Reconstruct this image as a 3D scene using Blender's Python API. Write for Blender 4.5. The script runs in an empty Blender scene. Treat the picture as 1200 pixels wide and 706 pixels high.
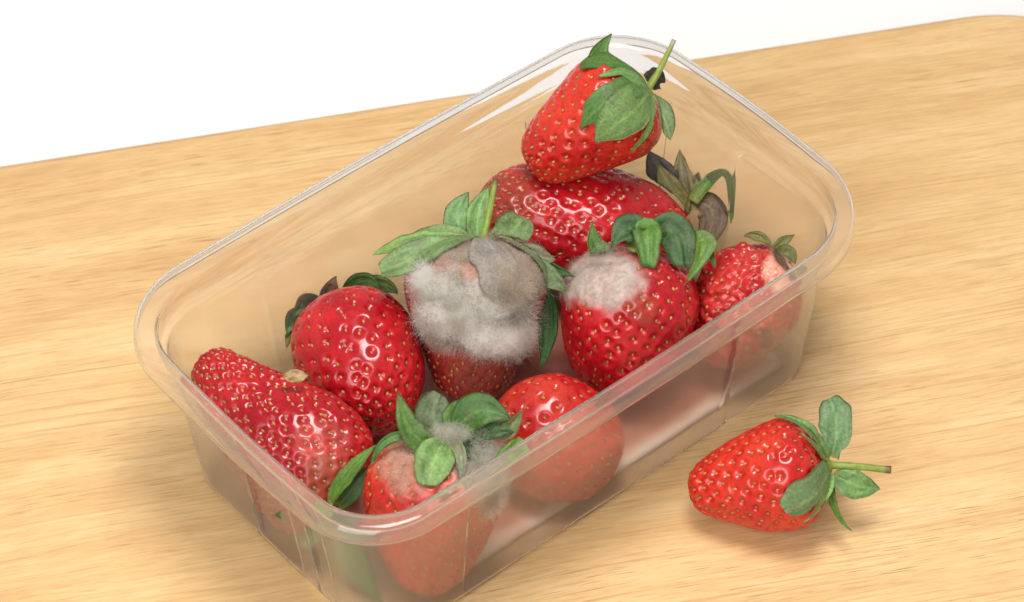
import bpy, math, random
import numpy as np
from mathutils import Vector, Matrix

random.seed(7)
RNG = np.random.default_rng(11)
SC = bpy.context.scene
COL = SC.collection

# ------------------------------------------------------------------ camera
MM = 0.001
CAM_POS = np.array([-0.3780875, -0.4688546, 0.6488340])
RT = np.array([0.7647718608908858, -0.6440547680696802, -0.017817309454632356])
UP = np.array([0.46544686323112117, 0.5331426070786058, 0.7064829637193932])
TW = np.array([-0.445514554529705, -0.5485913016482654, 0.7075057352828036])   # towards the camera
FPX, CX, CY = 3700.0, 600.0, 353.0

cam_d = bpy.data.cameras.new('camera')
cam = bpy.data.objects.new('camera', cam_d)
COL.objects.link(cam)
M = Matrix.Identity(4)
for i in range(3):
    M[i][0], M[i][1], M[i][2], M[i][3] = RT[i], UP[i], TW[i], CAM_POS[i]
cam.matrix_world = M
cam_d.sensor_width = 36.0
cam_d.lens = 36.0 * FPX / 1200.0
cam_d.clip_start, cam_d.clip_end = 0.02, 20.0
cam_d.dof.use_dof = True
cam_d.dof.focus_distance = 0.852
cam_d.dof.aperture_fstop = 25.0
SC.camera = cam

# ------------------------------------------------------------------ light
world = bpy.data.worlds.new('World')
SC.world = world
world.use_nodes = True
bg = world.node_tree.nodes['Background']
bg.inputs['Color'].default_value = (1.0, 0.985, 0.96, 1)
bg.inputs['Strength'].default_value = 0.40


def area_light(name, loc, target, size, power, color):
    d = bpy.data.lights.new(name, 'AREA')
    d.shape = 'SQUARE'
    d.size = size
    d.energy = power
    d.color = color
    o = bpy.data.objects.new(name, d)
    COL.objects.link(o)
    o.location = loc
    o.rotation_euler = (Vector(target) - Vector(loc)).to_track_quat('-Z', 'Y').to_euler()
    return o


area_light('softbox', (0.00, -0.06, 0.74), (0.0, 0.0, 0.02), 0.26, 4.3, (1.0, 0.97, 0.93))
area_light('side_softbox', (-0.56, -0.30, 0.52), (0.0, -0.02, 0.0), 0.50, 4.2, (1.0, 0.98, 0.95))

SC.view_settings.view_transform = 'Standard'
SC.view_settings.look = 'None'
SC.view_settings.exposure = 0.07
SC.view_settings.gamma = 1.0
SC.view_settings.use_curve_mapping = False
SC.render.engine = 'CYCLES'
SC.cycles.use_denoising = True
SC.cycles.caustics_refractive = True
SC.cycles.caustics_reflective = False
SC.cycles.max_bounces = 14
SC.cycles.transmission_bounces = 12
SC.cycles.transparent_max_bounces = 16
SC.cycles.sample_clamp_indirect = 4.0


# ------------------------------------------------------------------ places
def at(px, py, z):
    """point at height z seen at this place of the photograph"""
    d = RT * ((px - CX) / FPX) - UP * ((py - CY) / FPX) - TW
    return CAM_POS + d * ((z - CAM_POS[2]) / d[2])


def at_depth(px, py, dep):
    d = RT * ((px - CX) / FPX) - UP * ((py - CY) / FPX) - TW
    return CAM_POS + d * dep


def depth_of(p):
    return -float(np.dot(p - CAM_POS, TW))


def cv(r, u, w):
    v = RT * r + UP * u + TW * w
    return v / np.linalg.norm(v)


# ------------------------------------------------------------------ noise
def _hash(ix, iy, iz, seed):
    h = (ix * 374761393 + iy * 668265263 + iz * 2147483647 + seed * 1274126177) & 0xFFFFFFFF
    h = ((h ^ (h >> 13)) * 1274126177) & 0xFFFFFFFF
    h = (h ^ (h >> 16)) & 0xFFFFFFFF
    return h.astype(np.float64) / 4294967295.0


def vnoise(p, freq, seed=0):
    q = np.asarray(p) * freq
    i = np.floor(q).astype(np.int64)
    f = q - i
    f = f * f * (3 - 2 * f)
    out = 0
    for dx in (0, 1):
        for dy in (0, 1):
            for dz in (0, 1):
                w = (f[..., 0] if dx else 1 - f[..., 0]) * (f[..., 1] if dy else 1 - f[..., 1]) * (f[..., 2] if dz else 1 - f[..., 2])
                out = out + w * _hash(i[..., 0] + dx, i[..., 1] + dy, i[..., 2] + dz, seed)
    return out * 2 - 1


def fnoise(p, freq, seed=0, octaves=3):
    a, s, t = 1.0, 0.0, 0.0
    for k in range(octaves):
        s = s + a * vnoise(p, freq * 2 ** k, seed + 17 * k)
        t += a
        a *= 0.5
    return s / t


def smooth(x, a, b):
    t = np.clip((x - a) / (b - a), 0, 1)
    return t * t * (3 - 2 * t)


# ------------------------------------------------------------------ objects
def catmull(P, n):
    P = np.asarray(P, float)
    Q = np.vstack([2 * P[0] - P[1], P, 2 * P[-1] - P[-2]])
    d = np.sqrt(np.linalg.norm(np.diff(Q, axis=0), axis=1)) + 1e-9
    t = np.concatenate([[0], np.cumsum(d)])
    out = []
    ts = np.linspace(t[1], t[-2], n)
    for x in ts:
        i = min(max(np.searchsorted(t, x, 'right') - 1, 1), len(Q) - 3)
        t0, t1, t2, t3 = t[i - 1:i + 3]
        p0, p1, p2, p3 = Q[i - 1:i + 3]
        a1 = (t1 - x) / (t1 - t0) * p0 + (x - t0) / (t1 - t0) * p1
        a2 = (t2 - x) / (t2 - t1) * p1 + (x - t1) / (t2 - t1) * p2
        a3 = (t3 - x) / (t3 - t2) * p2 + (x - t2) / (t3 - t2) * p3
        b1 = (t2 - x) / (t2 - t0) * a1 + (x - t0) / (t2 - t0) * a2
        b2 = (t3 - x) / (t3 - t1) * a2 + (x - t1) / (t3 - t1) * a3
        out.append((t2 - x) / (t2 - t1) * b1 + (x - t1) / (t2 - t1) * b2)
    return np.array(out)


def tag(o, label=None, cat=None, group=None, kind=None):
    if label: o['label'] = label
    if cat: o['category'] = cat
    if group: o['group'] = group
    if kind: o['kind'] = kind
    return o


def empty(name, loc):
    o = bpy.data.objects.new(name, None)
    o.empty_display_size = 0.005
    COL.objects.link(o)
    o.location = loc
    return o


def mesh_obj(name, V, F, mat, parent=None, origin=(0, 0, 0), cols=None, smooth_shade=True):
    """V: world coordinates; F: list of faces or (n,4) array"""
    V = np.asarray(V, float) - np.asarray(origin, float)
    me = bpy.data.meshes.new(name)
    if isinstance(F, np.ndarray):
        n, k = F.shape
        me.vertices.add(len(V))
        me.vertices.foreach_set('co', V.astype(np.float32).ravel())
        me.loops.add(n * k)
        me.loops.foreach_set('vertex_index', F.astype(np.int32).ravel())
        me.polygons.add(n)
        me.polygons.foreach_set('loop_start', np.arange(0, n * k, k, dtype=np.int32))
        me.update(calc_edges=True)
    else:
        me.from_pydata(V.tolist(), [], [list(f) for f in F])
        me.update()
    me.validate()
    if smooth_shade:
        me.polygons.foreach_set('use_smooth', np.ones(len(me.polygons), bool))
    if cols is not None:
        a = me.color_attributes.new('tint', 'FLOAT_COLOR', 'POINT')
        c = np.ones((len(V), 4), np.float32)
        c[:, :cols.shape[1]] = cols
        a.data.foreach_set('color', c.ravel())
    me.materials.append(mat)
    o = bpy.data.objects.new(name, me)
    COL.objects.link(o)
    if parent is not None:
        o.parent = parent
    else:
        o.location = origin
    return o


# ------------------------------------------------------------------ materials
def new_mat(name):
    m = bpy.data.materials.new(name)
    m.use_nodes = True
    nt = m.node_tree
    return m, nt, nt.nodes['Principled BSDF'], nt.nodes['Material Output']


def nd(nt, typ, **kw):
    n = nt.nodes.new(typ)
    for k, v in kw.items():
        setattr(n, k, v)
    return n


def ramp(nt, stops, interp='LINEAR'):
    r = nd(nt, 'ShaderNodeValToRGB')
    r.color_ramp.interpolation = interp
    e = r.color_ramp.elements
    while len(e) < len(stops):
        e.new(0.5)
    for el, (p, c) in zip(e, stops):
        el.position = p
        el.color = (*c, 1) if len(c) == 3 else c
    return r


def mixrgb(nt, a, b, fac, blend='MIX'):
    m = nd(nt, 'ShaderNodeMix', data_type='RGBA', blend_type=blend)
    L = nt.links
    for sock, v in ((m.inputs[0], fac), (m.inputs[6], a), (m.inputs[7], b)):
        if hasattr(v, 'is_output'):
            L.new(v, sock)
        elif isinstance(v, (int, float)):
            sock.default_value = v
        else:
            sock.default_value = (*v, 1)
    return m.outputs[2]


def mat_wood():
    m, nt, b, out = new_mat('pale_wood')
    L = nt.links
    tc = nd(nt, 'ShaderNodeTexCoord')

    def stretched(sx, sy, sz=None):
        mp = nd(nt, 'ShaderNodeMapping')
        mp.inputs['Scale'].default_value = (sx, sy, sz if sz else sy)
        L.new(warp, mp.inputs['Vector'])
        return mp.outputs[0]

    # gentle bend of the grain
    wn = nd(nt, 'ShaderNodeTexNoise')
    wn.inputs['Scale'].default_value = 7.0
    L.new(tc.outputs['Object'], wn.inputs['Vector'])
    sub = nd(nt, 'ShaderNodeVectorMath', operation='SUBTRACT')
    L.new(wn.outputs['Color'], sub.inputs[0])
    sub.inputs[1].default_value = (0.5, 0.5, 0.5)
    scl = nd(nt, 'ShaderNodeVectorMath', operation='MULTIPLY')
    L.new(sub.outputs[0], scl.inputs[0])
    scl.inputs[1].default_value = (0.0, 0.010, 0.0)
    add = nd(nt, 'ShaderNodeVectorMath', operation='ADD')
    L.new(tc.outputs['Object'], add.inputs[0])
    L.new(scl.outputs[0], add.inputs[1])
    warp = add.outputs[0]

    def noise(sx, sy, detail=3.0, rough=0.55):
        n = nd(nt, 'ShaderNodeTexNoise')
        n.inputs['Scale'].default_value = 1.0
        n.inputs['Detail'].default_value = detail
        n.inputs['Roughness'].default_value = rough
        L.new(stretched(sx, sy), n.inputs['Vector'])
        return n.outputs['Fac']

    band = ramp(nt, [(0.27, (0.60, 0.360, 0.155)), (0.48, (0.70, 0.458, 0.212)), (0.72, (0.80, 0.570, 0.300))])
    L.new(noise(10.0, 62.0, 6.0, 0.66), band.inputs[0])
    # pinkish patches
    pk = ramp(nt, [(0.52, (0, 0, 0)), (0.72, (1, 1, 1))])
    L.new(noise(22.0, 75.0, 5.0, 0.68), pk.inputs[0])
    pm = nd(nt, 'ShaderNodeMath', operation='MULTIPLY')
    L.new(pk.outputs[0], pm.inputs[0])
    pm.inputs[1].default_value = 0.40
    c1 = mixrgb(nt, band.outputs[0], (0.64, 0.36, 0.165), pm.outputs[0])
    # fine fibres
    fr = ramp(nt, [(0.25, (0.78, 0.74, 0.69)), (0.52, (1, 1, 1)), (0.8, (1.05, 1.05, 1.04))])
    L.new(noise(85.0, 1150.0, 4.0, 0.7), fr.inputs[0])
    c2 = mixrgb(nt, c1, fr.outputs[0], 0.95, 'MULTIPLY')
    # long thin growth lines
    lr = ramp(nt, [(0.56, (0, 0, 0)), (0.66, (1, 1, 1))])
    L.new(noise(6.0, 900.0, 3.0, 0.55), lr.inputs[0])
    lv = nd(nt, 'ShaderNodeMath', operation='MULTIPLY')
    L.new(lr.outputs[0], lv.inputs[0])
    zn = ramp(nt, [(0.36, (0.15, 0.15, 0.15)), (0.60, (0.75, 0.75, 0.75))])
    L.new(noise(3.0, 18.0, 2.0), zn.inputs[0])
    L.new(zn.outputs[0], lv.inputs[1])
    c2 = mixrgb(nt, c2, (0.50, 0.27, 0.105), lv.outputs[0])
    # dark pore dashes
    pr = ramp(nt, [(0.615, (0, 0, 0)), (0.70, (1, 1, 1))])
    L.new(noise(75.0, 2300.0, 1.0, 0.5), pr.inputs[0])
    zone = ramp(nt, [(0.40, (0.25, 0.25, 0.25)), (0.58, (1, 1, 1))])
    L.new(noise(4.0, 26.0, 2.0), zone.inputs[0])
    pz = nd(nt, 'ShaderNodeMath', operation='MULTIPLY')
    L.new(pr.outputs[0], pz.inputs[0])
    L.new(zone.outputs[0], pz.inputs[1])
    pz2 = nd(nt, 'ShaderNodeMath', operation='MULTIPLY')
    L.new(pz.outputs[0], pz2.inputs[0])
    pz2.inputs[1].default_value = 0.78
    c3 = mixrgb(nt, c2, (0.36, 0.19, 0.075), pz2.outputs[0])
    # a few long dark growth lines
    ln = ramp(nt, [(0.485, (0, 0, 0)), (0.5, (1, 1, 1)), (0.515, (0, 0, 0))])
    L.new(noise(3.0, 110.0, 2.0), ln.inputs[0])
    lz = nd(nt, 'ShaderNodeMath', operation='MULTIPLY')
    L.new(ln.outputs[0], lz.inputs[0])
    lz.inputs[1].default_value = 0.24
    c4 = mixrgb(nt, c3, (0.42, 0.22, 0.08), lz.outputs[0])
    L.new(c4, b.inputs['Base Color'])
    b.inputs['Roughness'].default_value = 0.52
    b.inputs['Specular IOR Level'].default_value = 0.35
    bp = nd(nt, 'ShaderNodeBump')
    bp.inputs['Strength'].default_value = 0.25
    bp.inputs['Distance'].default_value = 0.0002
    inv = nd(nt, 'ShaderNodeMath', operation='SUBTRACT')
    inv.inputs[0].default_value = 1.0
    L.new(pz.outputs[0], inv.inputs[1])
    L.new(inv.outputs[0], bp.inputs['Height'])
    L.new(bp.outputs[0], b.inputs['Normal'])
    return m


def mat_flesh():
    m, nt, b, out = new_mat('berry_flesh')
    L = nt.links
    at_ = nd(nt, 'ShaderNodeAttribute', attribute_name='tint')
    n = nd(nt, 'ShaderNodeTexNoise')
    n.inputs['Scale'].default_value = 900.0
    n.inputs['Detail'].default_value = 4.0
    tc = nd(nt, 'ShaderNodeTexCoord')
    L.new(tc.outputs['Object'], n.inputs['Vector'])
    r = ramp(nt, [(0.3, (0.78, 0.72, 0.72)), (0.7, (1.12, 1.1, 1.1))])
    L.new(n.outputs['Fac'], r.inputs[0])
    c = mixrgb(nt, at_.outputs['Color'], r.outputs[0], 1.0, 'MULTIPLY')
    L.new(c, b.inputs['Base Color'])
    # alpha of the tint = how dry / dull the skin is
    mr = nd(nt, 'ShaderNodeMapRange')
    mr.inputs['To Min'].default_value = 0.8
    mr.inputs['To Max'].default_value = 0.20
    L.new(at_.outputs['Alpha'], mr.inputs['Value'])
    L.new(mr.outputs[0], b.inputs['Roughness'])
    ms = nd(nt, 'ShaderNodeMath', operation='MULTIPLY')
    ms.inputs[1].default_value = 0.35
    L.new(at_.outputs['Alpha'], ms.inputs[0])
    L.new(ms.outputs[0], b.inputs['Subsurface Weight'])
    b.inputs['Subsurface Radius'].default_value = (1.0, 0.22, 0.14)
    b.inputs['Subsurface Scale'].default_value = 0.0022
    b.inputs['Specular IOR Level'].default_value = 0.6
    b.inputs['IOR'].default_value = 1.45
    bp = nd(nt, 'ShaderNodeBump')
    bp.inputs['Strength'].default_value = 0.22
    bp.inputs['Distance'].default_value = 0.0003
    n2 = nd(nt, 'ShaderNodeTexNoise')
    n2.inputs['Scale'].default_value = 420.0
    n2.inputs['Detail'].default_value = 3.0
    L.new(tc.outputs['Object'], n2.inputs['Vector'])
    L.new(n2.outputs['Fac'], bp.inputs['Height'])
    L.new(bp.outputs[0], b.inputs['Normal'])
    return m


def mat_tinted(name, rough, spec=0.5, transl=0.0, bump=0.0, bscale=500.0, mottle=0.25):
    m, nt, b, out = new_mat(name)
    L = nt.links
    at_ = nd(nt, 'ShaderNodeAttribute', attribute_name='tint')
    tc = nd(nt, 'ShaderNodeTexCoord')
    n = nd(nt, 'ShaderNodeTexNoise')
    n.inputs['Scale'].default_value = bscale
    n.inputs['Detail'].default_value = 5.0
    L.new(tc.outputs['Object'], n.inputs['Vector'])
    r = ramp(nt, [(0.3, (1 - mottle,) * 3), (0.7, (1 + mottle * 0.6,) * 3)])
    L.new(n.outputs['Fac'], r.inputs[0])
    c = mixrgb(nt, at_.outputs['Color'], r.outputs[0], 1.0, 'MULTIPLY')
    L.new(c, b.inputs['Base Color'])
    b.inputs['Roughness'].default_value = rough
    b.inputs['Specular IOR Level'].default_value = spec
    if bump:
        bp = nd(nt, 'ShaderNodeBump')
        bp.inputs['Strength'].default_value = bump
        bp.inputs['Distance'].default_value = 0.0003
        L.new(n.outputs['Fac'], bp.inputs['Height'])
        L.new(bp.outputs[0], b.inputs['Normal'])
    if transl:
        t = nd(nt, 'ShaderNodeBsdfTranslucent')
        L.new(c, t.inputs['Color'])
        mx = nd(nt, 'ShaderNodeMixShader')
        mx.inputs[0].default_value = transl
        L.new(b.outputs[0], mx.inputs[1])
        L.new(t.outputs[0], mx.inputs[2])
        L.new(mx.outputs[0], out.inputs['Surface'])
    return m


def mat_plastic():
    m, nt, b, out = new_mat('clear_plastic')
    L = nt.links
    b.inputs['Base Color'].default_value = (0.995, 0.985, 0.97, 1)
    b.inputs['Transmission Weight'].default_value = 1.0
    b.inputs['Roughness'].default_value = 0.065
    b.inputs['IOR'].default_value = 1.42
    # scuffed walls, a clearer rim
    tc = nd(nt, 'ShaderNodeTexCoord')
    sx = nd(nt, 'ShaderNodeSeparateXYZ')
    L.new(tc.outputs['Object'], sx.inputs[0])
    mr = nd(nt, 'ShaderNodeMapRange', interpolation_type='SMOOTHSTEP')
    mr.inputs['From Min'].default_value = 0.044
    mr.inputs['From Max'].default_value = 0.052
    mr.inputs['To Min'].default_value = 0.115
    mr.inputs['To Max'].default_value = 0.045
    L.new(sx.outputs['Z'], mr.inputs['Value'])
    L.new(mr.outputs[0], b.inputs['Roughness'])
    # the sheet is a little cloudy
    d = nd(nt, 'ShaderNodeBsdfDiffuse')
    d.inputs['Color'].default_value = (0.90, 0.84, 0.77, 1)
    t = nd(nt, 'ShaderNodeBsdfTranslucent')
    t.inputs['Color'].default_value = (0.90, 0.84, 0.77, 1)
    m1 = nd(nt, 'ShaderNodeMixShader')
    m1.inputs[0].default_value = 0.5
    L.new(d.outputs[0], m1.inputs[1])
    L.new(t.outputs[0], m1.inputs[2])
    m2 = nd(nt, 'ShaderNodeMixShader')
    m2.inputs[0].default_value = 0.075
    L.new(b.outputs[0], m2.inputs[1])
    L.new(m1.outputs[0], m2.inputs[2])
    L.new(m2.outputs[0], out.inputs['Surface'])
    n = nd(nt, 'ShaderNodeTexNoise')
    n.inputs['Scale'].default_value = 60.0
    n.inputs['Detail'].default_value = 2.0
    L.new(tc.outputs['Object'], n.inputs['Vector'])
    bp = nd(nt, 'ShaderNodeBump')
    bp.inputs['Strength'].default_value = 0.12
    bp.inputs['Distance'].default_value = 0.001
    L.new(n.outputs['Fac'], bp.inputs['Height'])
    L.new(bp.outputs[0], b.inputs['Normal'])
    return m


def mat_plain(name, col, rough, noise_amt=0.0, scale=40.0, bump=0.0):
    m, nt, b, out = new_mat(name)
    L = nt.links
    tc = nd(nt, 'ShaderNodeTexCoord')
    n = nd(nt, 'ShaderNodeTexNoise')
    n.inputs['Scale'].default_value = scale
    n.inputs['Detail'].default_value = 4.0
    L.new(tc.outputs['Object'], n.inputs['Vector'])
    r = ramp(nt, [(0.3, tuple(c * (1 - noise_amt) for c in col)), (0.7, col)])
    L.new(n.outputs['Fac'], r.inputs[0])
    L.new(r.outputs[0], b.inputs['Base Color'])
    b.inputs['Roughness'].default_value = rough
    if bump:
        bp = nd(nt, 'ShaderNodeBump')
        bp.inputs['Strength'].default_value = bump
        bp.inputs['Distance'].default_value = 0.0005
        L.new(n.outputs['Fac'], bp.inputs['Height'])
        L.new(bp.outputs[0], b.inputs['Normal'])
    return m


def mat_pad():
    """white tissue, berry shade and red bounce painted in away from its edges"""
    m, nt, b, out = new_mat('shade_tinted_pad')
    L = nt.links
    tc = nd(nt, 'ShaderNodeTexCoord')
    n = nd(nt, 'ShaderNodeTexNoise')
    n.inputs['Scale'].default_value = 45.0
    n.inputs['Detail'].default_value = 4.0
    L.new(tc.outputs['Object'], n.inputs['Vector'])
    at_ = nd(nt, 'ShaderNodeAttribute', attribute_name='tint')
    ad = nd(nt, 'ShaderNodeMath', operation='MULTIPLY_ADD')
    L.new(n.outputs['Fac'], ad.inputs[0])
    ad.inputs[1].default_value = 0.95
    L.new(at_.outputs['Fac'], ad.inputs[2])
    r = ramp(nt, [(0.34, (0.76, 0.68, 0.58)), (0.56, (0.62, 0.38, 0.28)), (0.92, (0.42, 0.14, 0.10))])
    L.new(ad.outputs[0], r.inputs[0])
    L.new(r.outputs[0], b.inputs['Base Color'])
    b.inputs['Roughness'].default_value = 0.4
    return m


def mat_mould(name, dark, light):
    m, nt, b, out = new_mat(name)
    L = nt.links
    d = nd(nt, 'ShaderNodeBsdfDiffuse')
    t = nd(nt, 'ShaderNodeBsdfTranslucent')
    tc = nd(nt, 'ShaderNodeTexCoord')
    n = nd(nt, 'ShaderNodeTexNoise')
    n.inputs['Scale'].default_value = 150.0
    n.inputs['Detail'].default_value = 3.0
    L.new(tc.outputs['Object'], n.inputs['Vector'])
    r = ramp(nt, [(0.36, dark), (0.56, light)])
    L.new(n.outputs['Fac'], r.inputs[0])
    for s in (d, t):
        L.new(r.outputs[0], s.inputs['Color'])
    mx = nd(nt, 'ShaderNodeMixShader')
    mx.inputs[0].default_value = 0.45
    L.new(d.outputs[0], mx.inputs[1])
    L.new(t.outputs[0], mx.inputs[2])
    L.new(mx.outputs[0], out.inputs['Surface'])
    return m


WOOD = mat_wood()
FLESH = mat_flesh()
SEED = mat_tinted('berry_seed', 0.35, 0.6, 0.0, 0.0, 900.0, 0.2)
LEAF = mat_tinted('sepal_green', 0.5, 0.4, 0.15, 0.45, 1300.0, 0.28)
STEM = mat_tinted('stem_green', 0.45, 0.4, 0.1, 0.3, 600.0, 0.2)
PLASTIC = mat_plastic()
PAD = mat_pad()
TABLE = mat_plain('table_white', (0.90, 0.90, 0.90), 0.6, 0.02, 10.0)
MOULD = mat_mould('mould_fibre', (0.48, 0.44, 0.36), (0.78, 0.75, 0.67))
MOULD_GREY = mat_mould('mould_spores', (0.34, 0.28, 0.21), (0.68, 0.60, 0.49))
MOULD_WHITE = mat_mould('mould_cotton', (0.58, 0.55, 0.48), (0.92, 0.91, 0.87))


# ------------------------------------------------------------------ setting
def rounded_rect(hx, hy, r, n_arc=14, step=None, close=False):
    """points counter-clockwise, half sizes hx, hy"""
    pts = []
    corners = [(hx - r, hy - r, 0), (-hx + r, hy - r, 90), (-hx + r, -hy + r, 180), (hx - r, -hy + r, 270)]
    for cx, cy, a0 in corners:
        for k in range(n_arc + 1):
            a = math.radians(a0 + 90.0 * k / n_arc)
            pts.append((cx + r * math.cos(a), cy + r * math.sin(a)))
    return pts


# white table
tv = np.array([(-1.6, -1.6, -0.020), (1.6, -1.6, -0.020), (1.6, 1.6, -0.020), (-1.6, 1.6, -0.020)])
mesh_obj('table_surface', tv, np.array([[0, 1, 2, 3]]), TABLE, smooth_shade=False)['kind'] = 'structure'

# wooden board, its long side turned about 28 degrees
ang = math.radians(-28.0)
BU = np.array([math.cos(ang), math.sin(ang), 0])
BV = np.array([-math.sin(ang), math.cos(ang), 0])
u0, u1, v0, v1 = -0.330, 0.2275, -0.250, 0.1377
hx, hy = (u1 - u0) / 2, (v1 - v0) / 2
bc = BU * (u0 + u1) / 2 + BV * (v0 + v1) / 2
V, F = [], []
rings = [(0.0022, 0.0), (0.0007, -0.0005), (0.0, -0.0022), (0.0, -0.0155), (0.0008, -0.0175), (0.0025, -0.0185)]
n = 0
for ins, z in rings:
    pts = rounded_rect(hx - ins, hy - ins, 0.050 - ins, 20)
    n = len(pts)
    V += [(x, y, z) for x, y in pts]
for k in range(len(rings) - 1):
    for i in range(n):
        j = (i + 1) % n
        F.append((k * n + j, k * n + i, (k + 1) * n + i, (k + 1) * n + j))
F.append(tuple(range(n)))
F.append(tuple(reversed(range((len(rings) - 1) * n, len(rings) * n))))
board = mesh_obj('chopping_board', np.array(V), F, WOOD)
me = board.data
me.polygons[len(me.polygons) - 2].use_smooth = False
me.polygons[len(me.polygons) - 1].use_smooth = False
board.location = bc
board.rotation_euler = (0, 0, ang)
tag(board, 'pale wooden board with rounded corner lying on white table', 'board')

# ------------------------------------------------------------------ tray
WALL = [  # (half width offset from the base line, height) up the outer face, then over the rim, from the base
    (0.0, 0.0002), (0.0016, 0.0008), (0.0024, 0.0024), (0.0030, 0.0060), (0.0037, 0.0120), (0.0044, 0.0180), (0.0051, 0.0240), (0.0058, 0.0300),
    (0.0065, 0.0360), (0.0072, 0.0420), (0.0078, 0.0475), (0.0080, 0.0498), (0.0082, 0.0509), (0.0086, 0.05145), (0.0094, 0.0517), (0.0099, 0.0521), (0.0101, 0.0530),
    (0.0103, 0.0550), (0.0105, 0.0572), (0.0107, 0.0587), (0.0112, 0.0596), (0.0121, 0.0600), (0.0131, 0.06005), (0.0142, 0.0599), (0.0152, 0.0592), (0.0158, 0.0580), (0.0160, 0.0562)]
# the base line: the half sizes of the flat base
BX, BY = 0.0775, 0.0412
# perimeter: fractions along each straight side plus the arcs
N_LONG, N_SHORT, N_ARC = 260, 150, 22


def tray_ring(off, z, thick_off=0.0):
    o = off + thick_off
    hx, hy = BX + o, BY + o
    rk = [0.011 + o * q for q in (1.10, 0.75, 1.38, 0.92)]      # corners (-,+) (-,-) (+,-) (+,+)
    r0, r1, r2, r3 = rk
    pts = []
    sides = [  # start, end, normal
        ((hx - r3, hy), (-hx + r0, hy), (0, 1), N_LONG),
        ((-hx, hy - r0), (-hx, -hy + r1), (-1, 0), N_SHORT),
        ((-hx + r1, -hy), (hx - r2, -hy), (0, -1), N_LONG),
        ((hx, -hy + r2), (hx, hy - r3), (1, 0), N_SHORT)]
    arcs = [(-hx + r0, hy - r0, 90), (-hx + r1, -hy + r1, 180), (hx - r2, -hy + r2, 270), (hx - r3, hy - r3, 0)]
    # shallow pressed panels on the walls
    zf = float(smooth(np.array(z), 0.0015, 0.0035) * (1 - smooth(np.array(z), 0.0475, 0.0505)))
    for s, ((ax, ay), (bx, by), (nx, ny), N) in enumerate(sides):
        for k in range(N):
            t = k / N
            x, y = ax + (bx - ax) * t, ay + (by - ay) * t
            q = x if s in (0, 2) else y
            if s == 0: d = panel(q, -0.0455, 0.0484)
            elif s == 2: d = panel(q, -0.0515, 0.0414)
            elif s == 1: d = panel(q, -0.0105, 0.0085) + 0.8 * panel(q, -0.026, -0.0185)
            else: d = panel(q, -0.0025, 0.0268)
            # slack, slightly bowed sheet
            L = abs(bx - ax) + abs(by - ay)
            bow = -0.0006 * math.sin(math.pi * t) * (1 if z < 0.05 else 0) * min(1, z / 0.01) + (0.0009 * math.sin(math.pi * t) if z > 0.05 else 0)
            d = -0.0011 * d * zf + bow
            pts.append((x + nx * d, y + ny * d, z))
        cx, cy, a0 = arcs[s]
        r = rk[s]
        for k in range(N_ARC):
            a = math.radians(a0 + 90.0 * k / N_ARC)
            pts.append((cx + r * math.cos(a), cy + r * math.sin(a), z))
    return pts


def panel(q, a, b):
    e = 0.0005
    f = lambda v: max(0.0, min(1.0, v))
    return f((q - a) / e + 0.5) * f((b - q) / e + 0.5)


def build_tray():
    prof = catmull(WALL, 84)
    tng = np.gradient(prof, axis=0)
    tng /= np.linalg.norm(tng, axis=1)[:, None]
    nrm = np.stack([-tng[:, 1], tng[:, 0]], 1)          # towards the inside of the tray
    th = 0.00042
    thv = (th + 0.0004 * smooth(prof[:, 1], 0.0535, 0.0570))[:, None]          # the rim is heavier
    inner = prof + nrm * thv
    V, F = [], []
    loops = [(o, z) for o, z in prof] + [(o, z) for o, z in inner[::-1]]
    for o, z in loops:
        V += tray_ring(o, z)
    n = 2 * (N_LONG + N_SHORT) + 4 * N_ARC
    m = len(loops)
    for k in range(m - 1):
        for i in range(n):
            j = (i + 1) % n
            F.append((k * n + i, k * n + j, (k + 1) * n + j, (k + 1) * n + i))
    V.append((0, 0, 0.0002)); V.append((0, 0, inner[0][1]))
    for i in range(n):
        j = (i + 1) % n
        F.append((len(V) - 2, j, i))
        F.append((len(V) - 1, (m - 1) * n + i, (m - 1) * n + j))
    o = mesh_obj('punnet', np.array(V), F, PLASTIC)
    o.location = (0, 0, 0.0004)
    return tag(o, 'clear plastic punnet holding nine strawberries on the wooden board', 'punnet')


build_tray()

# absorbent pad on the floor of the tray
nx_, ny_ = 90, 50
gx, gy = np.meshgrid(np.linspace(-1, 1, nx_), np.linspace(-1, 1, ny_), indexing='ij')
px_, py_ = gx * 0.0650 + 0.0065, gy * 0.0365
edge = np.minimum(1 - np.abs(gx) ** 10, 1 - np.abs(gy) ** 6)
pp = np.stack([px_, py_, np.zeros_like(px_)], -1)
bub = 0.5 + 0.5 * np.sin(px_ * 2 * np.pi / 0.011) * np.sin(py_ * 2 * np.pi / 0.011)
top = 0.0018 + np.sqrt(np.clip(edge, 0, 1)) * (0.0010 + 0.0009 * bub + 0.0012 * fnoise(pp, 60, 5))
V = np.concatenate([np.stack([px_, py_, top], -1).reshape(-1, 3), np.stack([px_, py_, np.full_like(top, 0.0013)], -1).reshape(-1, 3)])
F = []
N = nx_ * ny_
for i in range(nx_ - 1):
    for j in range(ny_ - 1):
        a = i * ny_ + j
        F.append((a, a + ny_, a + ny_ + 1, a + 1))
        F.append((N + a, N + a + 1, N + a + ny_ + 1, N + a + ny_))
pad_shade = 0.62 * smooth(np.minimum((1 - np.abs(gx)) * 0.065, (1 - np.abs(gy)) * 0.0365), 0.001, 0.007)  # painted shade: pad colour turns darker and redder under the berries
rim = [i * ny_ for i in range(nx_)] + [(nx_ - 1) * ny_ + j for j in range(1, ny_)] + [i * ny_ + ny_ - 1 for i in range(nx_ - 2, -1, -1)] + [j for j in range(ny_ - 2, 0, -1)]
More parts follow.
